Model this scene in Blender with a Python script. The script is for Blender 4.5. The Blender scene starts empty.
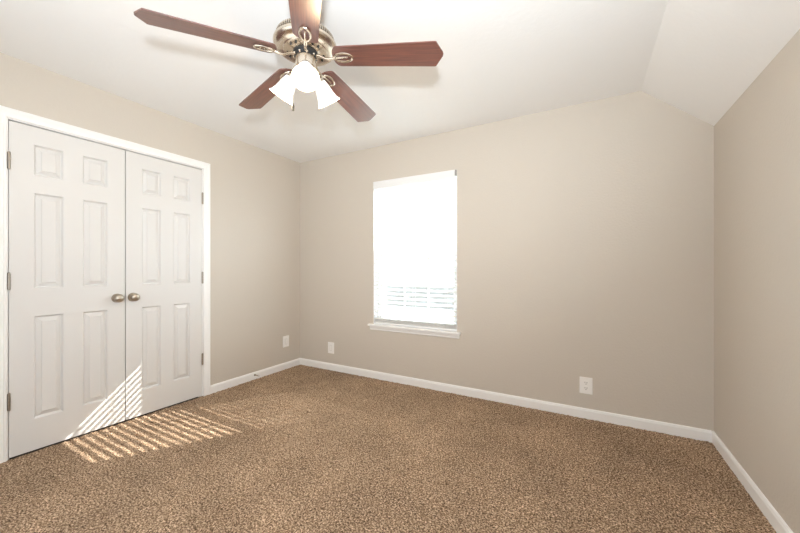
import bpy, bmesh, math, random
from mathutils import Vector, Matrix, noise
import numpy as np
random.seed(7)
sc = bpy.context.scene
C = bpy.context.collection
PI = math.pi

# ------------------------------------------------------------ camera
CAM = (3.048, 0.0, 1.15)
cd = bpy.data.cameras.new('camera'); cam = bpy.data.objects.new('camera', cd); C.objects.link(cam)
cam.location = CAM
cam.rotation_euler = (PI/2, 0, math.radians(29.176))
cd.sensor_width = 36; cd.lens = 36*336/800; cd.shift_y = 2.8/800; cd.clip_start = 0.02
sc.camera = cam

# ------------------------------------------------------------ light
SKY, SUN, FLASH, SOFT, BULB = 17.0, 14.5, 235.0, 24.0, 6.0
w = bpy.data.worlds.new('World'); sc.world = w; w.use_nodes = True
bg = w.node_tree.nodes['Background']; bg.inputs[0].default_value = (0.78, 0.91, 1.0, 1); bg.inputs[1].default_value = SKY
sd = bpy.data.lights.new('sun', 'SUN'); sd.energy = SUN; sd.angle = math.radians(0.3); sd.color = (1, .95, .88)
sun = bpy.data.objects.new('sun', sd); C.objects.link(sun)
SUN_DIR = Vector((-0.645, -1.0, -0.895)).normalized()
sun.rotation_euler = SUN_DIR.to_track_quat('-Z', 'Y').to_euler(); sun.location = (6, 8, 6)
# the photographer's flash, just beside and above the camera
fd = bpy.data.lights.new('flash', 'SPOT'); fd.energy = FLASH; fd.shadow_soft_size = 0.05; fd.spot_size = math.radians(125); fd.spot_blend = 1.0; fd.color = (.88, .95, 1.0)
fl = bpy.data.objects.new('flash', fd); C.objects.link(fl); fl.location = (3.18, -0.19, 1.41)
fl.rotation_euler = (Vector((1.5, 1.9, 3.2))-fl.location).to_track_quat('-Z', 'Y').to_euler()   # head tilted up at the ceiling
# added soft fill in front of the closed rear wall, no real source there
ad = bpy.data.lights.new('soft_fill_light', 'AREA'); ad.shape = 'RECTANGLE'; ad.size = 2.4; ad.size_y = 1.9; ad.energy = SOFT; ad.color = (.80, .90, 1.0)
al = bpy.data.objects.new('soft_fill_light', ad); C.objects.link(al); al.location = (1.95, -0.47, 1.15)
al.rotation_euler = (math.radians(90), 0, 0)
sc.view_settings.view_transform = 'Standard'; sc.view_settings.look = 'None'
sc.view_settings.gamma = 1; sc.view_settings.use_curve_mapping = False
sc.view_settings.exposure = 0.07
sc.cycles.max_bounces = 12; sc.cycles.diffuse_bounces = 6; sc.cycles.transparent_max_bounces = 24
sc.cycles.use_denoising = True
sc.cycles.sample_clamp_indirect = 6

# ------------------------------------------------------------ materials
def mat(name, col, rough=.6, metal=0, bump=None, spec=.5, coat=0, emis=None, estr=0, trans=0):
    m = bpy.data.materials.new(name); m.use_nodes = True
    nt = m.node_tree; b = nt.nodes['Principled BSDF']
    b.inputs['Base Color'].default_value = (*col, 1); b.inputs['Roughness'].default_value = rough
    b.inputs['Metallic'].default_value = metal; b.inputs['Specular IOR Level'].default_value = spec
    b.inputs['Coat Weight'].default_value = coat
    if emis: b.inputs['Emission Color'].default_value = (*emis, 1); b.inputs['Emission Strength'].default_value = estr
    if trans: b.inputs['Transmission Weight'].default_value = trans
    if bump:
        sca, strg, dist = bump
        tc = nt.nodes.new('ShaderNodeTexCoord'); n = nt.nodes.new('ShaderNodeTexNoise'); bp = nt.nodes.new('ShaderNodeBump')
        n.inputs['Scale'].default_value = sca; n.inputs['Detail'].default_value = 4
        bp.inputs['Strength'].default_value = strg; bp.inputs['Distance'].default_value = dist
        nt.links.new(tc.outputs['Object'], n.inputs['Vector']); nt.links.new(n.outputs['Fac'], bp.inputs['Height'])
        nt.links.new(bp.outputs['Normal'], b.inputs['Normal'])
    return m

M_wall = mat('wall_paint', (.62, .565, .495), .62, bump=(70, .35, .004), spec=.35)
M_ceil = mat('ceiling_paint', (.91, .912, .908), .8, bump=(38, .22, .004), spec=.2)
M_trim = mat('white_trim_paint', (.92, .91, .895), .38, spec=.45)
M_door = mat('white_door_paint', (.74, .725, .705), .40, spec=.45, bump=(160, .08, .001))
M_dark = mat('closet_dark', (.05, .045, .04), .9)
M_nickel = mat('satin_nickel', (.50, .45, .38), .28, 1, bump=(300, .05, .001))
M_brush = mat('brushed_nickel', (.68, .60, .50), .24, 1)
M_hinge = mat('hinge_metal', (.40, .36, .31), .35, 1)
M_black = mat('black_rubber', (.02, .02, .02), .5)
M_darkm = mat('dark_slot', (.03, .028, .025), .6)
M_plate = mat('white_plastic_plate', (.93, .91, .88), .35)
M_slotg = mat('grey_slot', (.22, .21, .18), .6)
M_vinyl = mat('white_vinyl', (.86, .86, .86), .4)
M_cord = mat('white_cord', (.80, .79, .76), .7)
M_bronze = mat('bronze_spring', (.30, .25, .19), .4, 1)
M_bracket = mat('grey_bracket', (.35, .33, .30), .5)

# blind slats: white faux wood, slightly translucent
M_slat = bpy.data.materials.new('blind_slat'); M_slat.use_nodes = True
nt = M_slat.node_tree; b = nt.nodes['Principled BSDF']; out = nt.nodes['Material Output']
b.inputs['Base Color'].default_value = (.93, .93, .92, 1); b.inputs['Roughness'].default_value = .45
tl = nt.nodes.new('ShaderNodeBsdfTranslucent'); tl.inputs[0].default_value = (.95, .95, .93, 1)
mx = nt.nodes.new('ShaderNodeMixShader'); mx.inputs[0].default_value = .5
nt.links.new(b.outputs[0], mx.inputs[1]); nt.links.new(tl.outputs[0], mx.inputs[2]); nt.links.new(mx.outputs[0], out.inputs[0])

# window glass (thin pane: clear with a fresnel reflection)
def thin(name, tint, gloss):
    m = bpy.data.materials.new(name); m.use_nodes = True; nt = m.node_tree
    nt.nodes.remove(nt.nodes['Principled BSDF']); out = nt.nodes['Material Output']
    t = nt.nodes.new('ShaderNodeBsdfTransparent'); t.inputs[0].default_value = (*tint, 1)
    g = nt.nodes.new('ShaderNodeBsdfGlossy'); g.inputs['Roughness'].default_value = .03
    mx = nt.nodes.new('ShaderNodeMixShader'); mx.inputs[0].default_value = gloss
    nt.links.new(t.outputs[0], mx.inputs[1]); nt.links.new(g.outputs[0], mx.inputs[2]); nt.links.new(mx.outputs[0], out.inputs[0])
    return m
M_glass = thin('window_glass', (.97, .98, .98), .05)
m = bpy.data.materials.new('insect_screen'); m.use_nodes = True; nt = m.node_tree
b = nt.nodes['Principled BSDF']; b.inputs['Base Color'].default_value = (.45, .45, .45, 1)
t = nt.nodes.new('ShaderNodeBsdfTransparent'); mx = nt.nodes.new('ShaderNodeMixShader'); mx.inputs[0].default_value = .42
nt.links.new(t.outputs[0], mx.inputs[1]); nt.links.new(b.outputs[0], mx.inputs[2]); nt.links.new(mx.outputs[0], nt.nodes['Material Output'].inputs[0])
M_screen = m

# carpet: speckled brown frieze pile with soft patches of crushed pile
m = bpy.data.materials.new('carpet_pile'); m.use_nodes = True; nt = m.node_tree; b = nt.nodes['Principled BSDF']
b.inputs['Roughness'].default_value = .95; b.inputs['Specular IOR Level'].default_value = .1
tc = nt.nodes.new('ShaderNodeTexCoord')
def nz(scale, det=2, rough=.6):
    n = nt.nodes.new('ShaderNodeTexNoise'); n.inputs['Scale'].default_value = scale; n.inputs['Detail'].default_value = det
    n.inputs['Roughness'].default_value = rough; nt.links.new(tc.outputs['Object'], n.inputs['Vector']); return n
n1 = nz(122, 4, .8); rp = nt.nodes.new('ShaderNodeValToRGB')
e = rp.color_ramp.elements
e[0].position = .38; e[0].color = (.055, .033, .020, 1)
e[1].position = .62; e[1].color = (.84, .64, .46, 1)
k = rp.color_ramp.elements.new(.5); k.color = (.30, .195, .120, 1)
nt.links.new(n1.outputs['Fac'], rp.inputs[0])
n2 = nz(2.6, 4, .6); r2 = nt.nodes.new('ShaderNodeMapRange'); r2.inputs['From Min'].default_value = .3; r2.inputs['From Max'].default_value = .7
r2.inputs['To Min'].default_value = .82; r2.inputs['To Max'].default_value = 1.15; nt.links.new(n2.outputs['Fac'], r2.inputs[0])
mm = nt.nodes.new('ShaderNodeVectorMath'); mm.operation = 'SCALE'
nt.links.new(rp.outputs[0], mm.inputs[0]); nt.links.new(r2.outputs[0], mm.inputs['Scale']); nt.links.new(mm.outputs[0], b.inputs['Base Color'])
bp = nt.nodes.new('ShaderNodeBump'); bp.inputs['Strength'].default_value = .8; bp.inputs['Distance'].default_value = .006
nt.links.new(n1.outputs['Fac'], bp.inputs['Height']); nt.links.new(bp.outputs[0], b.inputs['Normal'])
M_carpet = m

# fan blade wood: glossy red-brown with fine lengthwise grain
m = bpy.data.materials.new('mahogany_blade'); m.use_nodes = True; nt = m.node_tree; b = nt.nodes['Principled BSDF']
b.inputs['Roughness'].default_value = .42; b.inputs['Coat Weight'].default_value = 1.0; b.inputs['Coat Roughness'].default_value = .42
tc = nt.nodes.new('ShaderNodeTexCoord'); mp = nt.nodes.new('ShaderNodeMapping'); mp.inputs['Scale'].default_value = (4, 90, 4)
n = nt.nodes.new('ShaderNodeTexNoise'); n.inputs['Scale'].default_value = 1.4; n.inputs['Detail'].default_value = 5
rp = nt.nodes.new('ShaderNodeValToRGB'); rp.color_ramp.elements[0].position = .3; rp.color_ramp.elements[0].color = (.080, .026, .018, 1)
rp.color_ramp.elements[1].position = .75; rp.color_ramp.elements[1].color = (.20, .068, .044, 1)
nt.links.new(tc.outputs['Object'], mp.inputs[0]); nt.links.new(mp.outputs[0], n.inputs['Vector']); nt.links.new(n.outputs['Fac'], rp.inputs[0]); nt.links.new(rp.outputs[0], b.inputs['Base Color'])
M_blade = m
M_shade = mat('frosted_glass_shade', (.95, .93, .90), .4, emis=(1, .95, .87), estr=.62)
M_bulb = mat('lit_bulb', (1, .9, .8), .4, emis=(1, .86, .66), estr=4)
M_ground = mat('outside_ground', (.50, .49, .46), .9, bump=(3, .3, .05))
M_fence = mat('fence_wood', (.04, .036, .032), .8)

# ------------------------------------------------------------ helpers
def obj(name, bm, m, parent=None, smooth=False, loc=None):
    me = bpy.data.meshes.new(name)
    bmesh.ops.recalc_face_normals(bm, faces=bm.faces)
    bm.to_mesh(me); bm.free()
    me.materials.append(m)
    if smooth:
        for p in me.polygons: p.use_smooth = True
        try: me.set_sharp_from_angle(angle=math.radians(35))
        except Exception: pass
    o = bpy.data.objects.new(name, me); C.objects.link(o)
    if parent: o.parent = parent
    if loc: o.location = loc
    return o
def tag(o, label=None, cat=None, group=None, kind=None):
    if label: o['label'] = label
    if cat: o['category'] = cat
    if group: o['group'] = group
    if kind: o['kind'] = kind
    return o
def empty(name, loc=(0, 0, 0), rz=0):
    o = bpy.data.objects.new(name, None); C.objects.link(o); o.location = loc; o.rotation_euler = (0, 0, rz); o.empty_display_size = .05; return o
def box(bm, x0, x1, y0, y1, z0, z1, bev=0, mtx=None):
    r = bmesh.ops.create_cube(bm, size=1)
    vs = r['verts']
    bmesh.ops.scale(bm, vec=(x1-x0, y1-y0, z1-z0), verts=vs)
    bmesh.ops.translate(bm, vec=((x0+x1)/2, (y0+y1)/2, (z0+z1)/2), verts=vs)
    if bev:
        es = list({e for v in vs for e in v.link_edges})
        rr = bmesh.ops.bevel(bm, geom=es, offset=bev, segments=2, affect='EDGES', profile=.5)
        vs = list({v for f in rr['faces'] for v in f.verts} | {v for v in vs if v.is_valid})
    if mtx: bmesh.ops.transform(bm, matrix=mtx, verts=vs)
    return vs
def prism(bm, pts, axis, a, b):
    """pts: 2-D outline, extruded along axis from a to b"""
    def mk(p, t):
        return {'y': (p[0], t, p[1]), 'x': (t, p[0], p[1]), 'z': (p[0], p[1], t)}[axis]
    A = [bm.verts.new(mk(p, a)) for p in pts]; B = [bm.verts.new(mk(p, b)) for p in pts]
    bm.faces.new(A); bm.faces.new(B[::-1]); n = len(pts)
    for i in range(n): bm.faces.new((A[i], A[(i+1) % n], B[(i+1) % n], B[i]))
def lathe(bm, prof, seg=32, mtx=None, close=False):
    rings = []
    for r, z in prof:
        if r < 1e-6: rings.append([bm.verts.new((0, 0, z))])
        else: rings.append([bm.verts.new((r*math.cos(2*PI*i/seg), r*math.sin(2*PI*i/seg), z)) for i in range(seg)])
    pairs = list(zip(rings, rings[1:]))
    if close: pairs.append((rings[-1], rings[0]))
    for a, b in pairs:
        for i in range(seg):
            j = (i+1) % seg
            if len(a) == 1 and len(b) == 1: continue
            if len(a) == 1: bm.faces.new((a[0], b[i], b[j]))
            elif len(b) == 1: bm.faces.new((a[i], a[j], b[0]))
            else: bm.faces.new((a[i], a[j], b[j], b[i]))
    vs = [v for r in rings for v in r]
    if mtx: bmesh.ops.transform(bm, matrix=mtx, verts=vs)
    return vs
def tube(bm, pts, rad, seg=10, closed=False, flat=1.0):
    pts = [Vector(p) for p in pts]; n = len(pts); rings = []
    up = Vector((0, 0, 1))
    for i, p in enumerate(pts):
        if closed: t = pts[(i+1) % n]-pts[i-1]
        else: t = pts[min(i+1, n-1)]-pts[max(i-1, 0)]
        t.normalize()
        u = up if abs(t.dot(up)) < .95 else Vector((1, 0, 0))
        s = t.cross(u).normalized(); q = s.cross(t)
        r = rad[i] if isinstance(rad, (list, tuple)) else rad
        rings.append([bm.verts.new(p+s*r*math.cos(2*PI*k/seg)+q*r*flat*math.sin(2*PI*k/seg)) for k in range(seg)])
    rr = list(zip(rings, rings[1:])) + ([(rings[-1], rings[0])] if closed else [])
    for a, b in rr:
        for k in range(seg): bm.faces.new((a[k], a[(k+1) % seg], b[(k+1) % seg], b[k]))
    if not closed: bm.faces.new(rings[0][::-1]); bm.faces.new(rings[-1])
def dup(o, parent=None):
    c = o.copy(); C.objects.link(c)
    if parent: c.parent = parent
    for ch in [x for x in bpy.data.objects if x.parent == o]: dup(ch, c)
    return c

# ------------------------------------------------------------ room shell
W, D, H, Y0 = 3.782, 2.970, 2.440, -0.56
KX, RZ, T = 3.385, 2.103, 0.15
SL = (H-RZ)/(W-KX)
WX0, WX1, WZ0, WZ1 = 1.069, 1.994, 0.562, 2.075       # window opening
DY0, DY1, DZ1 = 0.598, 1.804, 2.074                     # closet opening

# floor: real pile relief
nx, ny = 620, 580
xs = np.linspace(0, W, nx); ys = np.linspace(Y0, D, ny); gx, gy = np.meshgrid(xs, ys)
rng = np.random.default_rng(3)
h = rng.random((ny, nx)).astype(np.float32)
h = (h+np.roll(h, 1, 0)+np.roll(h, 1, 1)+np.roll(h, (1, 1), (0, 1)))/4
gz = 0.005-0.011*(1-h)
gx = gx+(rng.random((ny, nx))-.5)*.004; gy = gy+(rng.random((ny, nx))-.5)*.004
co = np.stack([gx, gy, gz], -1).reshape(-1, 3).astype(np.float32)
idx = np.arange(nx*ny).reshape(ny, nx)
q = np.stack([idx[:-1, :-1], idx[:-1, 1:], idx[1:, 1:], idx[1:, :-1]], -1).reshape(-1, 4)
me = bpy.data.meshes.new('floor'); me.vertices.add(len(co)); me.vertices.foreach_set('co', co.ravel())
me.loops.add(q.size); me.loops.foreach_set('vertex_index', q.ravel().astype(np.int32))
me.polygons.add(len(q)); me.polygons.foreach_set('loop_start', np.arange(0, q.size, 4, dtype=np.int32))
me.update(calc_edges=True); me.validate(); me.materials.append(M_carpet)
me.polygons.foreach_set('use_smooth', np.ones(len(q), dtype=bool))
fo = bpy.data.objects.new('floor', me); C.objects.link(fo); tag(fo, 'speckled brown wall-to-wall carpet', None, None, 'structure')
bm = bmesh.new(); box(bm, -.8, W+T, Y0-T, D+T, -.12, -.02)
tag(obj('floor_slab', bm, M_dark), kind='structure')

# ceiling: flat part and the slope down to the right wall, one slab
bm = bmesh.new()
prism(bm, [(-T, H), (KX, H), (W+T, RZ-SL*T), (W+T, H+.2), (-T, H+.2)], 'y', Y0-T, D+T)
tag(obj('ceiling', bm, M_ceil), 'white textured ceiling with a sloped strip above the right wall', kind='structure')

# back wall with the window hole (outline follows the ceiling slope)
bm = bmesh.new()
prism(bm, [(-T, -.1), (WX0, -.1), (WX0, H), (-T, H)], 'y', D, D+T)
prism(bm, [(WX0, -.1), (WX1, -.1), (WX1, WZ0-.0), (WX0, WZ0-.0)], 'y', D, D+T)
prism(bm, [(WX0, WZ1), (WX1, WZ1), (WX1, H), (WX0, H)], 'y', D, D+T)
prism(bm, [(WX1, -.1), (W+T, -.1), (W+T, RZ-SL*T), (KX, H), (WX1, H)], 'y', D, D+T)
tag(obj('wall_back', bm, M_wall), 'beige back wall with the window', kind='structure')
# left wall with the closet hole
bm = bmesh.new()
prism(bm, [(Y0, -.1), (DY0, -.1), (DY0, H), (Y0, H)], 'x', -T, 0)
prism(bm, [(DY0, DZ1), (DY1, DZ1), (DY1, H), (DY0, H)], 'x', -T, 0)
prism(bm, [(DY1, -.1), (D, -.1), (D, H), (DY1, H)], 'x', -T, 0)
tag(obj('wall_left', bm, M_wall), 'beige wall around the closet doors', kind='structure')
bm = bmesh.new(); prism(bm, [(W, -.1), (W+T, -.1), (W+T, RZ-SL*T), (W, RZ)], 'y', Y0, D)
tag(obj('wall_right', bm, M_wall), 'beige low side wall under the sloped ceiling', kind='structure')
bm = bmesh.new(); prism(bm, [(-T, -.1), (W+T, -.1), (W+T, RZ-SL*T), (KX, H), (-T, H)], 'y', Y0-T, Y0)
tag(obj('wall_rear', bm, M_wall), 'beige wall behind the camera', kind='structure')
# closet behind the doors
bm = bmesh.new()
box(bm, -.80, -.75, .2, 2.2, -.1, 2.3); box(bm, -.75, -T, .15, .2, -.1, 2.3); box(bm, -.75, -T, 2.2, 2.25, -.1, 2.3); box(bm, -.75, -T, .2, 2.2, 2.3, 2.35)
tag(obj('wall_closet', bm, M_dark), 'dark closet interior behind the double doors', kind='structure')

# baseboards
BP = [(0, .0), (.013, .0), (.013, .059), (.0105, .065), (.0095, .0705), (.005, .0755), (0, .0755)]
def base(name, kind, a, b, p=BP):
    bm = bmesh.new()
    if kind == 'L': prism(bm, [(t, z-.012 if z == 0 else z) for t, z in p], 'y', a, b)
    if kind == 'R': prism(bm, [(W-t, z-.012 if z == 0 else z) for t, z in p], 'y', a, b)
    if kind == 'B': prism(bm, [(D-t, z-.012 if z == 0 else z) for t, z in p], 'x', a, b)
    if kind == 'F': prism(bm, [(Y0+t, z-.012 if z == 0 else z) for t, z in p], 'x', a, b)
    return bm
bm1 = base('', 'L', 1.8515, D)
b2 = base('', 'L', Y0, .5505); tmp = bpy.data.meshes.new('t'); b2.to_mesh(tmp); bm1.from_mesh(tmp); b2.free(); bpy.data.meshes.remove(tmp)
tag(obj('baseboard_left', bm1, M_trim), 'white baseboard beside the closet doors', kind='structure')
tag(obj('baseboard_back', base('', 'B', .013, W-.013), M_trim), 'white baseboard under the window', kind='structure')
tag(obj('baseboard_right', base('', 'R', Y0+.013, D), M_trim), 'white baseboard along the right wall', kind='structure')
tag(obj('baseboard_rear', base('', 'F', .013, W-.013), M_trim), kind='structure')

# closet casing (moulded) and jamb
YL, YR, ZT = .609, 1.793, 2.063
CP = [(0, 0), (0, .009), (.004, .0115), (.010, .0115), (.014, .009), (.028, .011), (.038, .015), (.046, .018), (.054, .018), (.058, .014), (.058, 0)]
bm = bmesh.new(); rows = []
for u, t in CP:
    rows.append([bm.verts.new(v) for v in ((t, YL-u, -.012), (t, YL-u, ZT+u), (t, YR+u, ZT+u), (t, YR+u, -.012))])
for a, b_ in zip(rows, rows[1:]+rows[:1]):
    for i in range(3): bm.faces.new((a[i], a[i+1], b_[i+1], b_[i]))
bm.faces.new([r[0] for r in rows]); bm.faces.new([r[3] for r in rows][::-1])
tag(obj('trim_1', bm, M_trim), 'white moulded casing around the closet doors', kind='structure')
bm = bmesh.new()
box(bm, -T, -.0005, DY0, .6165, -.012, DZ1); box(bm, -T, -.0005, 1.7855, DY1, -.012, DZ1); box(bm, -T, -.0005, .6165, 1.7845, 2.0570, DZ1)
box(bm, -.052, -.040, .6165, .630, -.012, 2.0570); box(bm, -.052, -.040, 1.774, 1.7845, -.012, 2.0570); box(bm, -.052, -.040, .630, 1.774, 2.044, 2.0570)
tag(obj('trim_2', bm, M_trim), 'white door jamb inside the closet casing', kind='structure')

# ------------------------------------------------------------ closet doors
def door_mesh(y0, y1, z0, z1):
    bm = bmesh.new()
    m, p = .105, .134
    wdt = y1-y0
    p = (wdt-2*.105-.098)/2
    ycs = [y0, y0+.105, y0+.105+p, y1-.105-p, y1-.105, y1]
    zcs = [z0, .205, .855, 1.030, 1.632, 1.745, 1.937, z1]
    V = {}
    def v(x, y, z):
        k = (round(x, 5), round(y, 5), round(z, 5))
        if k not in V: V[k] = bm.verts.new(k)
        return V[k]
    prof = [(0, 0), (.003, -.004), (.008, -.014), (.012, -.016), (.032, -.006), (.037, -.001)]
    for i in range(5):
        for j in range(7):
            a, b_, c, d = ycs[i], ycs[i+1], zcs[j], zcs[j+1]
            if i in (1, 3) and j in (1, 3, 5):
                rings = [[v(x, a+o, c+o), v(x, b_-o, c+o), v(x, b_-o, d-o), v(x, a+o, d-o)] for o, x in prof]
                for r, s in zip(rings, rings[1:]):
                    for k in range(4): bm.faces.new((r[k], r[(k+1) % 4], s[(k+1) % 4], s[k]))
                bm.faces.new(rings[-1])
            else: bm.faces.new((v(0, a, c), v(0, b_, c), v(0, b_, d), v(0, a, d)))
    # sides and back
    bks = [v(-.035, y0, z0), v(-.035, y1, z0), v(-.035, y1, z1), v(-.035, y0, z1)]
    bm.faces.new(bks[::-1])
    bm.faces.new([v(0, y0, z) for z in zcs]+[bks[3], bks[0]])
    bm.faces.new([v(0, y1, z) for z in zcs][::-1]+[bks[1], bks[2]])
    bm.faces.new([v(0, y, z0) for y in ycs][::-1]+[bks[0], bks[1]])
    bm.faces.new([v(0, y, z1) for y in ycs]+[bks[2], bks[3]])
    return bm
RX = Matrix.Rotation(PI/2, 4, 'Y')      # lathe axis z -> +x
def knob(parent, y):
    bm = bmesh.new()
    lathe(bm, [(0, .060), (.010, .0595), (.020, .056), (.0285, .048), (.0305, .040), (.028, .032), (.020, .026), (.0125, .022), (.011, .018), (.011, .008), (0, .008)], 32, RX)
    k = obj('knob', bm, M_nickel, parent, True, (.0, y, .937)); k['label'] = 'round satin nickel door knob'
    bm = bmesh.new(); lathe(bm, [(0, .0), (.033, 0), (.033, .003), (.029, .008), (.013, .0105), (0, .0105)], 32, RX)
    obj('rose', bm, M_nickel, k, True)
    bm = bmesh.new(); lathe(bm, [(0, .0595), (.0055, .0595), (.0055, .0612), (.004, .0618), (0, .0618)], 16, RX)
    obj('lock_button', bm, M_nickel, k, True)
def hinge(parent, y, z, sgn):
    bm = bmesh.new()
    for k in range(5):
        lathe(bm, [(0, -.0096), (.0068, -.0096), (.0068, .0096), (0, .0096)], 14, Matrix.Translation((.0065, 0, (k-2)*.0200)))
    lathe(bm, [(0, -.054), (.004, -.0535), (.0062, -.051), (.0035, -.0495), (0, -.0495)], 12, Matrix.Translation((.0065, 0, 0)))
    lathe(bm, [(0, .054), (.004, .0535), (.0062, .051), (.0035, .0495), (0, .0495)], 12, Matrix.Translation((.0065, 0, 0)))
    hn = obj('hinge', bm, M_hinge, parent, True, (.0, y, z)); hn['label'] = 'grey metal door hinge'
    bm = bmesh.new(); box(bm, -.002, .0012, -.0065, .0065, -.05, .05); obj('hinge_leaf', bm, M_hinge, hn)
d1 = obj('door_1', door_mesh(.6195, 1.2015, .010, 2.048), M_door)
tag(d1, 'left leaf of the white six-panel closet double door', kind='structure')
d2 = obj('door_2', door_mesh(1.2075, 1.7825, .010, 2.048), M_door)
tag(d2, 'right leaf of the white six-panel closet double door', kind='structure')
knob(d1, 1.152); knob(d2, 1.252)
for z in (1.806, 1.078, .350): hinge(d1, .6185, z, 1)
for z in (1.792, 1.075, .338): hinge(d2, 1.7845, z, -1)

# ------------------------------------------------------------ window
win = empty('window_1', (1.53, D, WZ0)); tag(win, 'white sash window in the back wall with a sill and apron', kind='structure')
def wobj(name, bm, m, parent=win, **k):
    bmesh.ops.translate(bm, vec=(-1.5315, -D, -WZ0), verts=bm.verts)
    if parent is not win: pass
    o = obj(name, bm, m, parent, **k); return o
win.location = (1.5315, D, WZ0)
bm = bmesh.new(); box(bm, 1.015, 2.032, D-.036, D, .553, .572, .004); box(bm, WX0+.001, WX1-.001, D-.001, D+.075, .556, .572)
wobj('window_sill', bm, M_trim)
bm = bmesh.new(); prism(bm, [(D, .553), (D-.019, .553), (D-.017, .538), (D-.011, .528), (D-.011, .516), (D-.007, .510), (D, .510)], 'x', 1.03, 2.018)
wobj('apron', bm, M_trim)
def frame(bm, x0, x1, y0, y1, z0, z1, wv, wb=None, wt=None):
    wb = wb or wv; wt = wt or wv
    box(bm, x0, x0+wv, y0, y1, z0, z1); box(bm, x1-wv, x1, y0, y1, z0, z1)
    box(bm, x0+wv, x1-wv, y0, y1, z0, z0+wb); box(bm, x0+wv, x1-wv, y0, y1, z1-wt, z1)
bm = bmesh.new(); frame(bm, WX0+.001, WX1-.001, D+.075, D+.145, .572, WZ1-.001, .022)
wobj('window_frame', bm, M_vinyl)
bm = bmesh.new(); box(bm, WX0, WX0+.004, D+.001, D+.075, .572, WZ1); box(bm, WX1-.004, WX1, D+.001, D+.075, .572, WZ1); box(bm, WX0+.004, WX1-.004, D+.001, D+.075, WZ1-.003, WZ1)
wobj('jamb_liner', bm, M_vinyl)
a, c = WX0+.023, WX1-.023
def sash(name, y0, y1, z0, z1, label):
    bm = bmesh.new(); frame(bm, a, c, y0, y1, z0, z1, .036)
    s = wobj(name, bm, M_vinyl); s['label'] = label
    ym = (y0+y1)/2
    bm = bmesh.new(); box(bm, a+.036, c-.036, ym-.002, ym+.002, z0+.036, z1-.036); wobj('glass_pane', bm, M_glass, s)
    bm = bmesh.new()
    for i in (1, 2):
        x = a+.036+(c-a-.072)*i/3; box(bm, x-.009, x+.009, ym-.009, ym-.003, z0+.036, z1-.036)
    zz = (z0+z1)/2; xx = [a+.036+(c-a-.072)*i/3 for i in range(4)]
    for i in range(3): box(bm, xx[i]+(.009 if i else 0), xx[i+1]-(.009 if i < 2 else 0), ym-.009, ym-.003, zz-.009, zz+.009)
    wobj('muntin', bm, M_vinyl, s)
sash('upper_sash', D+.112, D+.138, 1.325, WZ1-.023, 'upper window sash')
sash('lower_sash', D+.080, D+.106, .594, 1.362, 'lower window sash')
bm = bmesh.new(); box(bm, a+.01, c-.01, D+.142, D+.143, .60, 1.315); wobj('insect_screen', bm, M_screen)

# ------------------------------------------------------------ blind
bl = empty('window_blind', (1.5315, D+.031, 2.07)); tag(bl, 'white horizontal slatted blind hanging inside the window opening', 'blind')
B0 = Vector((1.5315, D+.031, 2.07))
def bobj(name, bm, m, parent=bl, **k):
    bmesh.ops.translate(bm, vec=-B0, verts=bm.verts); return obj(name, bm, m, parent, **k)
bm = bmesh.new(); box(bm, WX0+.004, WX1-.004, D+.012, D+.062, 2.022, 2.072, .002); bobj('head_rail', bm, M_cord)
bm = bmesh.new(); box(bm, WX0+.003, WX1-.022, D-.012, D-.003, 1.992, 2.071, .003); v = bobj('valance', bm, M_vinyl); v['label'] = 'flat white valance board'
bm = bmesh.new(); box(bm, WX1-.020, WX1-.002, D-.004, D+.010, 2.020, 2.072); v = bobj('bracket', bm, M_bracket); v['label'] = 'grey end bracket'
TILT = math.radians(17); PITCH = .0455; SW = .050; yc = D+.036
bm = bmesh.new(); z = 1.985; zs = []
while z > .66:
    zs.append(z); z -= PITCH
def slat(bm, z, tilt, x0=WX0+.006, x1=WX1-.006):
    # outside edge up, room edge down; slight crown
    n = 5; top = []; bot = []
    for i in range(n):
        u = -SW/2+SW*i/(n-1); crown = .0018*(1-(2*u/SW)**2)
        for lst, off in ((top, .0013), (bot, -.0013)):
            lst.append((yc+u*math.cos(tilt)-(crown+off)*math.sin(tilt), z+u*math.sin(tilt)+(crown+off)*math.cos(tilt)))
    prism(bm, top+bot[::-1], 'x', x0, x1)
for z in zs: slat(bm, z, TILT)
s = bobj('slat_panel', bm, M_slat)
bm = bmesh.new()
for k in range(12): slat(bm, .5965+k*.0033, 0)
bobj('slat_stack', bm, M_slat)['label'] = 'slats gathered at the bottom'
bm = bmesh.new(); box(bm, WX0+.006, WX1-.006, yc-.026, yc+.026, .5735, .594, .003); bobj('bottom_rail', bm, M_vinyl)
for x in (1.19, 1.5315, 1.873):
    bm = bmesh.new()
    for yy in (yc-.0265, yc+.0265): box(bm, x-.0012, x+.0012, yy-.0005, yy+.0005, .59, 2.03)
    bobj('ladder_cord', bm, M_cord)
def pull(x, z, dx):
    bm = bmesh.new(); tube(bm, [(x, D+.002, 2.02), (x, D+.001, z)], .0012, 6)
    cobj = bobj('pull_cord', bm, M_cord)
    bm = bmesh.new(); lathe(bm, [(0, .012), (.002, .012), (.0035, .006), (.0055, -.016), (.004, -.020), (0, -.020)], 14, Matrix.Translation((x, D+.001, z-.008)))
    t_ = bobj('tassel', bm, M_bracket if dx else M_cord, cobj); return t_
pull(1.190, 1.300, 1); pull(1.868, 1.110, 1)

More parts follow.
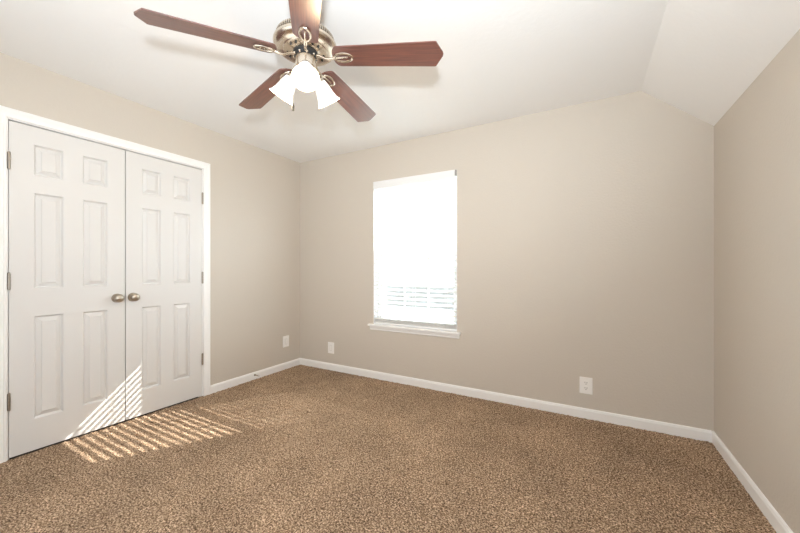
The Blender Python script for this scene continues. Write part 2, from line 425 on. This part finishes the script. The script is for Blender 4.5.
# ------------------------------------------------------------ wall plates
def plate_base(name, loc, rz):
    r = empty(name, loc, rz)
    bm = bmesh.new(); vs = box(bm, -.044, .044, -.006, 0, -.064, .064, .003); obj('cover_plate', bm, M_plate, r)
    return r
def duplex(loc, rz, label, sock=.021):
    r = plate_base('wall_outlet', loc, rz); tag(r, label, 'outlet')
    for zc in (-.0205, .0205):
        bm = bmesh.new(); lathe(bm, [(0, 0), (.0175, 0), (.0175, .0022), (.0165, .0030), (0, .0030)], 24, Matrix.Translation((0, -.0055, zc)) @ Matrix.Rotation(PI/2, 4, 'X'))
        s = obj('socket', bm, M_plate, r)
        bm = bmesh.new()
        box(bm, -.0085, -.0052, -.0092, -.0080, zc-.001, zc+.009); box(bm, .0052, .0085, -.0092, -.0080, zc-.001, zc+.009)
        lathe(bm, [(0, 0), (.0032, 0), (.0032, .001), (0, .001)], 12, Matrix.Translation((0, -.0083, zc-.008)) @ Matrix.Rotation(PI/2, 4, 'X'))
        obj('slot', bm, M_slotg, s)
    bm = bmesh.new(); lathe(bm, [(0, 0), (.0032, 0), (.0028, .0012), (0, .0015)], 12, Matrix.Translation((0, -.0058, 0)) @ Matrix.Rotation(PI/2, 4, 'X'))
    obj('screw', bm, M_plate, r)
def rocker(loc, rz, label):
    r = plate_base('wall_plate', loc, rz); tag(r, label, 'wall plate')
    bm = bmesh.new(); box(bm, -.0175, .0175, -.0085, -.0055, -.034, .034, .0012)
    obj('insert', bm, M_cord, r)
    bm = bmesh.new(); box(bm, -.0105, .0105, -.0095, -.0082, -.026, .026, .0006)
    obj('insert_face', bm, M_plate, r)
    for z in (-.048, .048):
        bm = bmesh.new(); lathe(bm, [(0, 0), (.0032, 0), (.0028, .0012), (0, .0015)], 12, Matrix.Translation((0, -.0058, z)) @ Matrix.Rotation(PI/2, 4, 'X')); obj('screw', bm, M_plate, r)
duplex((3.037, D, .252), 0, 'white duplex outlet low on the back wall, well right of the window')
rocker((.489, D, .253), 0, 'white wall plate low on the back wall between the corner and the window')
rocker((0, 2.748, .317), -PI/2 + PI, 'white wall plate on the closet wall near the corner, above the baseboard')

# door stop on the left baseboard
ds = empty('door_stop', (.013, 2.325, .047)); tag(ds, 'small spring door stop screwed to the white baseboard right of the closet', 'door stop')
bm = bmesh.new(); lathe(bm, [(0, 0), (.010, 0), (.010, .004), (.006, .009), (0, .009)], 16, RX); obj('mount', bm, M_bronze, ds, True)
bm = bmesh.new()
tube(bm, [(.008+.05*t/96, .0045*math.cos(t*2*PI/8), .0045*math.sin(t*2*PI/8)) for t in range(97)], .0011, 6); obj('spring', bm, M_bronze, ds, True)
bm = bmesh.new(); lathe(bm, [(0, .056), (.007, .056), (.008, .060), (.008, .067), (.006, .071), (0, .071)], 16, RX); obj('rubber_tip', bm, M_cord, ds, True)

# ------------------------------------------------------------ ceiling fan
FX, FY = 1.8275, 1.2265
fan = empty('ceiling_fan', (FX, FY, H)); tag(fan, 'five-blade ceiling fan with brushed metal motor and a lit three-shade light kit', 'ceiling fan')
def fobj(name, bm, m, parent=fan, smooth=True, mtx=None):
    """mesh given with z measured from the room floor, axis on the fan's shaft"""
    bmesh.ops.translate(bm, vec=(0, 0, -H), verts=bm.verts); return obj(name, bm, m, parent, smooth)
bm = bmesh.new(); lathe(bm, [(0, H), (.066, H), (.068, 2.428), (.062, 2.395), (.045, 2.372), (.030, 2.360), (.030, 2.312), (0, 2.312)], 48); fobj('canopy', bm, M_brush)
bm = bmesh.new(); lathe(bm, [(0, 2.318), (.034, 2.318), (.060, 2.316), (.105, 2.310), (.128, 2.303), (.131, 2.299), (.130, 2.296), (.140, 2.268), (.147, 2.266), (.152, 2.262),
     (.153, 2.254), (.150, 2.246), (.142, 2.239), (.128, 2.232), (.108, 2.229), (.104, 2.225), (.085, 2.222), (.070, 2.222), (.066, 2.220), (0, 2.220)], 64)
motor = fobj('motor_housing', bm, M_brush)
bm = bmesh.new()
for k in range(80):
    mt = Matrix.Rotation(2*PI*k/80, 4, 'Z') @ Matrix.Translation((.140, 0, 2.282)) @ Matrix.Rotation(math.radians(-19), 4, 'Y')
    box(bm, -.004, .003, -.0026, .0026, -.014, .014, 0, mt)
v = fobj('vent_band', bm, M_brush, motor, False)
bm = bmesh.new(); lathe(bm, [(.1405, 2.268), (.1308, 2.296)], 64); fobj('vent_gap', bm, M_slotg, motor)
for k in range(5):      # raised pads with a screw between the blade arms
    an = math.radians(-121.7+36+72*k)
    for d in (-.17, .17):
        bm = bmesh.new(); lathe(bm, [(0, 2.2165), (.0045, 2.2165), (.0055, 2.219), (.0055, 2.222), (0, 2.222)], 12, Matrix.Translation((.088*math.cos(an+d), .088*math.sin(an+d), 0)))
        fobj('screw', bm, M_darkm, motor)
bm = bmesh.new(); lathe(bm, [(0, 2.220), (.059, 2.220), (.061, 2.217), (.061, 2.208), (.057, 2.204), (.050, 2.198), (0, 2.198)], 48); fw_ = fobj('flywheel', bm, M_black)
for k in range(10):
    an = math.radians(-121.7+36*k+12); bm = bmesh.new(); lathe(bm, [(0, 2.194), (.0045, 2.195), (.006, 2.202), (0, 2.206)], 10, Matrix.Translation((.0545*math.cos(an), .057*math.sin(an), 0)))
    fobj('screw', bm, M_brush, fw_)
bm = bmesh.new(); lathe(bm, [(0, 2.198), (.046, 2.198), (.049, 2.194), (.049, 2.150), (.046, 2.146), (.046, 2.142), (.055, 2.139), (.057, 2.128), (.050, 2.116), (.034, 2.104), (.018, 2.098), (0, 2.097)], 48)
fobj('switch_housing', bm, M_brush)

PITCH_B = math.radians(12)
def blade_mesh():
    """built along +x, underside at z=0"""
    pts = []
    r0, r1 = .138, .678
    w0, w1 = .057, .070
    for k in range(13):
        an = PI/2+PI*k/12; pts.append((r0+.030+.030*math.cos(an), w0*math.sin(an)*(1 if True else 1)))
    pts = [(x, y) for x, y in pts]
    out_ = pts+[(r1-.040, -w1), (r1-.034, -w1+.0015), (r1-.002, -.010), (r1, 0), (r1-.002, .010), (r1-.034, w1-.0015), (r1-.040, w1)]
    bm = bmesh.new(); prism(bm, out_, 'z', 0, .006)
    return bm
def iron_mesh():
    bm = bmesh.new()
    # open oval loop under the blade, with a middle bar
    cx, a_, b_ = .192, .045, .024
    tube(bm, [(cx+a_*math.cos(2*PI*k/28), b_*math.sin(2*PI*k/28), -.0045) for k in range(28)], .0058, 8, True, .9)
    tube(bm, [(.147, 0, -.004), (.18, 0, -.0045), (.215, 0, -.004)], [.006, .0045, .004], 8, False, .7)
    return bm
def arm_mesh():
    bm = bmesh.new()
    tube(bm, [(.056, 0, 2.204), (.072, 0, 2.201), (.088, 0, 2.193), (.103, 0, 2.184), (.120, 0, 2.182), (.138, 0, 2.1835), (.152, 0, 2.185)], [.010, .0095, .008, .0075, .0075, .008, .007], 10, False, .75)
    return bm
BZ = 2.199; DROOP = math.radians(3); OFFS = (0, 4, 0, 2.5, 0)
b0 = None
for k in range(5):
    an = math.radians(-121.7+72*k+OFFS[k])
    if b0 is None:
        bm = blade_mesh(); b0 = obj('blade', bm, M_blade, fan); b0['label'] = 'glossy reddish wood fan blade'
        ir = obj('blade_iron', iron_mesh(), M_brush, b0, True)
        bm = bmesh.new()
        for x, y in ((.172, .0), (.208, .0), (.190, .0)):
            lathe(bm, [(0, -.0085), (.003, -.008), (.004, -.0055), (0, -.0055)], 10, Matrix.Translation((x, y, 0)))
        obj('screw', bm, M_brush, ir, True)
        bm = arm_mesh(); arm = fobj('blade_arm', bm, M_brush)
        bl_, ar_ = b0, arm
    else:
        bl_ = dup(b0, fan); ar_ = dup(arm, fan)
    bl_.matrix_basis = Matrix.Translation((0, 0, BZ-H)) @ Matrix.Rotation(an, 4, 'Z') @ Matrix.Rotation(DROOP, 4, 'Y') @ Matrix.Rotation(-PITCH_B, 4, 'X')
    ar_.rotation_euler = (0, 0, an)

def glow_shade(an):
    # neck near the hub, mouth down and out
    tilt = math.radians(34)
    top = Vector((.072*math.cos(an), .072*math.sin(an), 2.118))
    ax = Vector((math.sin(tilt)*math.cos(an), math.sin(tilt)*math.sin(an), -math.cos(tilt)))
    rot = Vector((0, 0, 1)).rotation_difference(ax).to_matrix().to_4x4()
    M = Matrix.Translation(top) @ rot
    bm = bmesh.new()
    tube(bm, [(.030*math.cos(an), .030*math.sin(an), 2.125), (.052*math.cos(an), .052*math.sin(an), 2.134), tuple(top-ax*.010)], .008, 10)
    lathe(bm, [(0, -.016), (.016, -.016), (.022, -.008), (.027, .004), (.029, .020), (.027, .020), (.020, .0), (0, -.004)], 28, M)
    h_ = fobj('lamp_holder', bm, M_brush)
    bm = bmesh.new()
    prof = [(.026, .008), (.031, .022), (.036, .038), (.040, .056), (.045, .078), (.050, .094), (.056, .107), (.063, .117)]
    inner = [(r-.0035, z) for r, z in prof][::-1]
    lathe(bm, prof+inner, 40, M, close=True)
    s_ = fobj('lamp_shade', bm, M_shade); s_['label'] = 'frosted white bell-shaped glass shade, lit'
    bm = bmesh.new(); lathe(bm, [(0, .0), (.013, .0), (.014, .020), (.016, .030), (.024, .048), (.028, .062), (.025, .078), (.014, .088), (0, .091)], 24, M)
    fobj('bulb', bm, M_bulb, s_)
    ld = bpy.data.lights.new('bulb_light', 'POINT'); ld.energy = BULB; ld.color = (1, .74, .46); ld.shadow_soft_size = .03
    lo = bpy.data.objects.new('bulb_light', ld); C.objects.link(lo); lo.location = Vector((FX, FY, 0))+top+ax*.125
for an in (-45, 75, 195): glow_shade(math.radians(an))
# pull chain
ca = math.radians(223); px_, py_ = -.052, -.026
bm = bmesh.new(); tube(bm, [(-.042, -.020, 2.165), (-.054, -.027, 2.160), (-.056, -.028, 2.145), (-.056, -.028, 1.972)], .0011, 6)
ch = fobj('pull_chain', bm, M_brush)
bm = bmesh.new(); lathe(bm, [(0, 1.974), (.003, 1.973), (.0055, 1.962), (.0062, 1.948), (.005, 1.938), (0, 1.935)], 14, Matrix.Translation((-.056, -.028, 0)))
f_ = fobj('chain_pull', bm, M_black, ch); f_['label'] = 'small dark pull at the end of the chain'

# ------------------------------------------------------------ outside the window
bm = bmesh.new(); box(bm, -60, 60, D+T+.02, 90, -.60, -.50)
tag(obj('ground', bm, M_ground), 'pale sunlit ground outside the window', kind='structure')
bm = bmesh.new(); x = -16.0
while x < 8:
    box(bm, x, x+.135, 13.0, 13.02, -.50, .40+.02*math.sin(x*7)); x += .145
fe = obj('fence_boards', bm, M_fence)
fr = empty('garden_fence', (-4, 13.0, -.5)); fe.parent = fr; fe.matrix_parent_inverse = Matrix.Translation((4, -13.0, .5))
fe.name = 'board_panel'
tag(fr, 'dark garden fence faintly seen through the lower slats of the blind', 'fence')
bm = bmesh.new(); box(bm, -16, 8, 13.02, 13.06, .15, .24); box(bm, -16, 8, 13.02, 13.06, -.35, -.26)
rl = obj('rail', bm, M_fence, fr); rl.matrix_parent_inverse = Matrix.Translation((4, -13.0, .5))
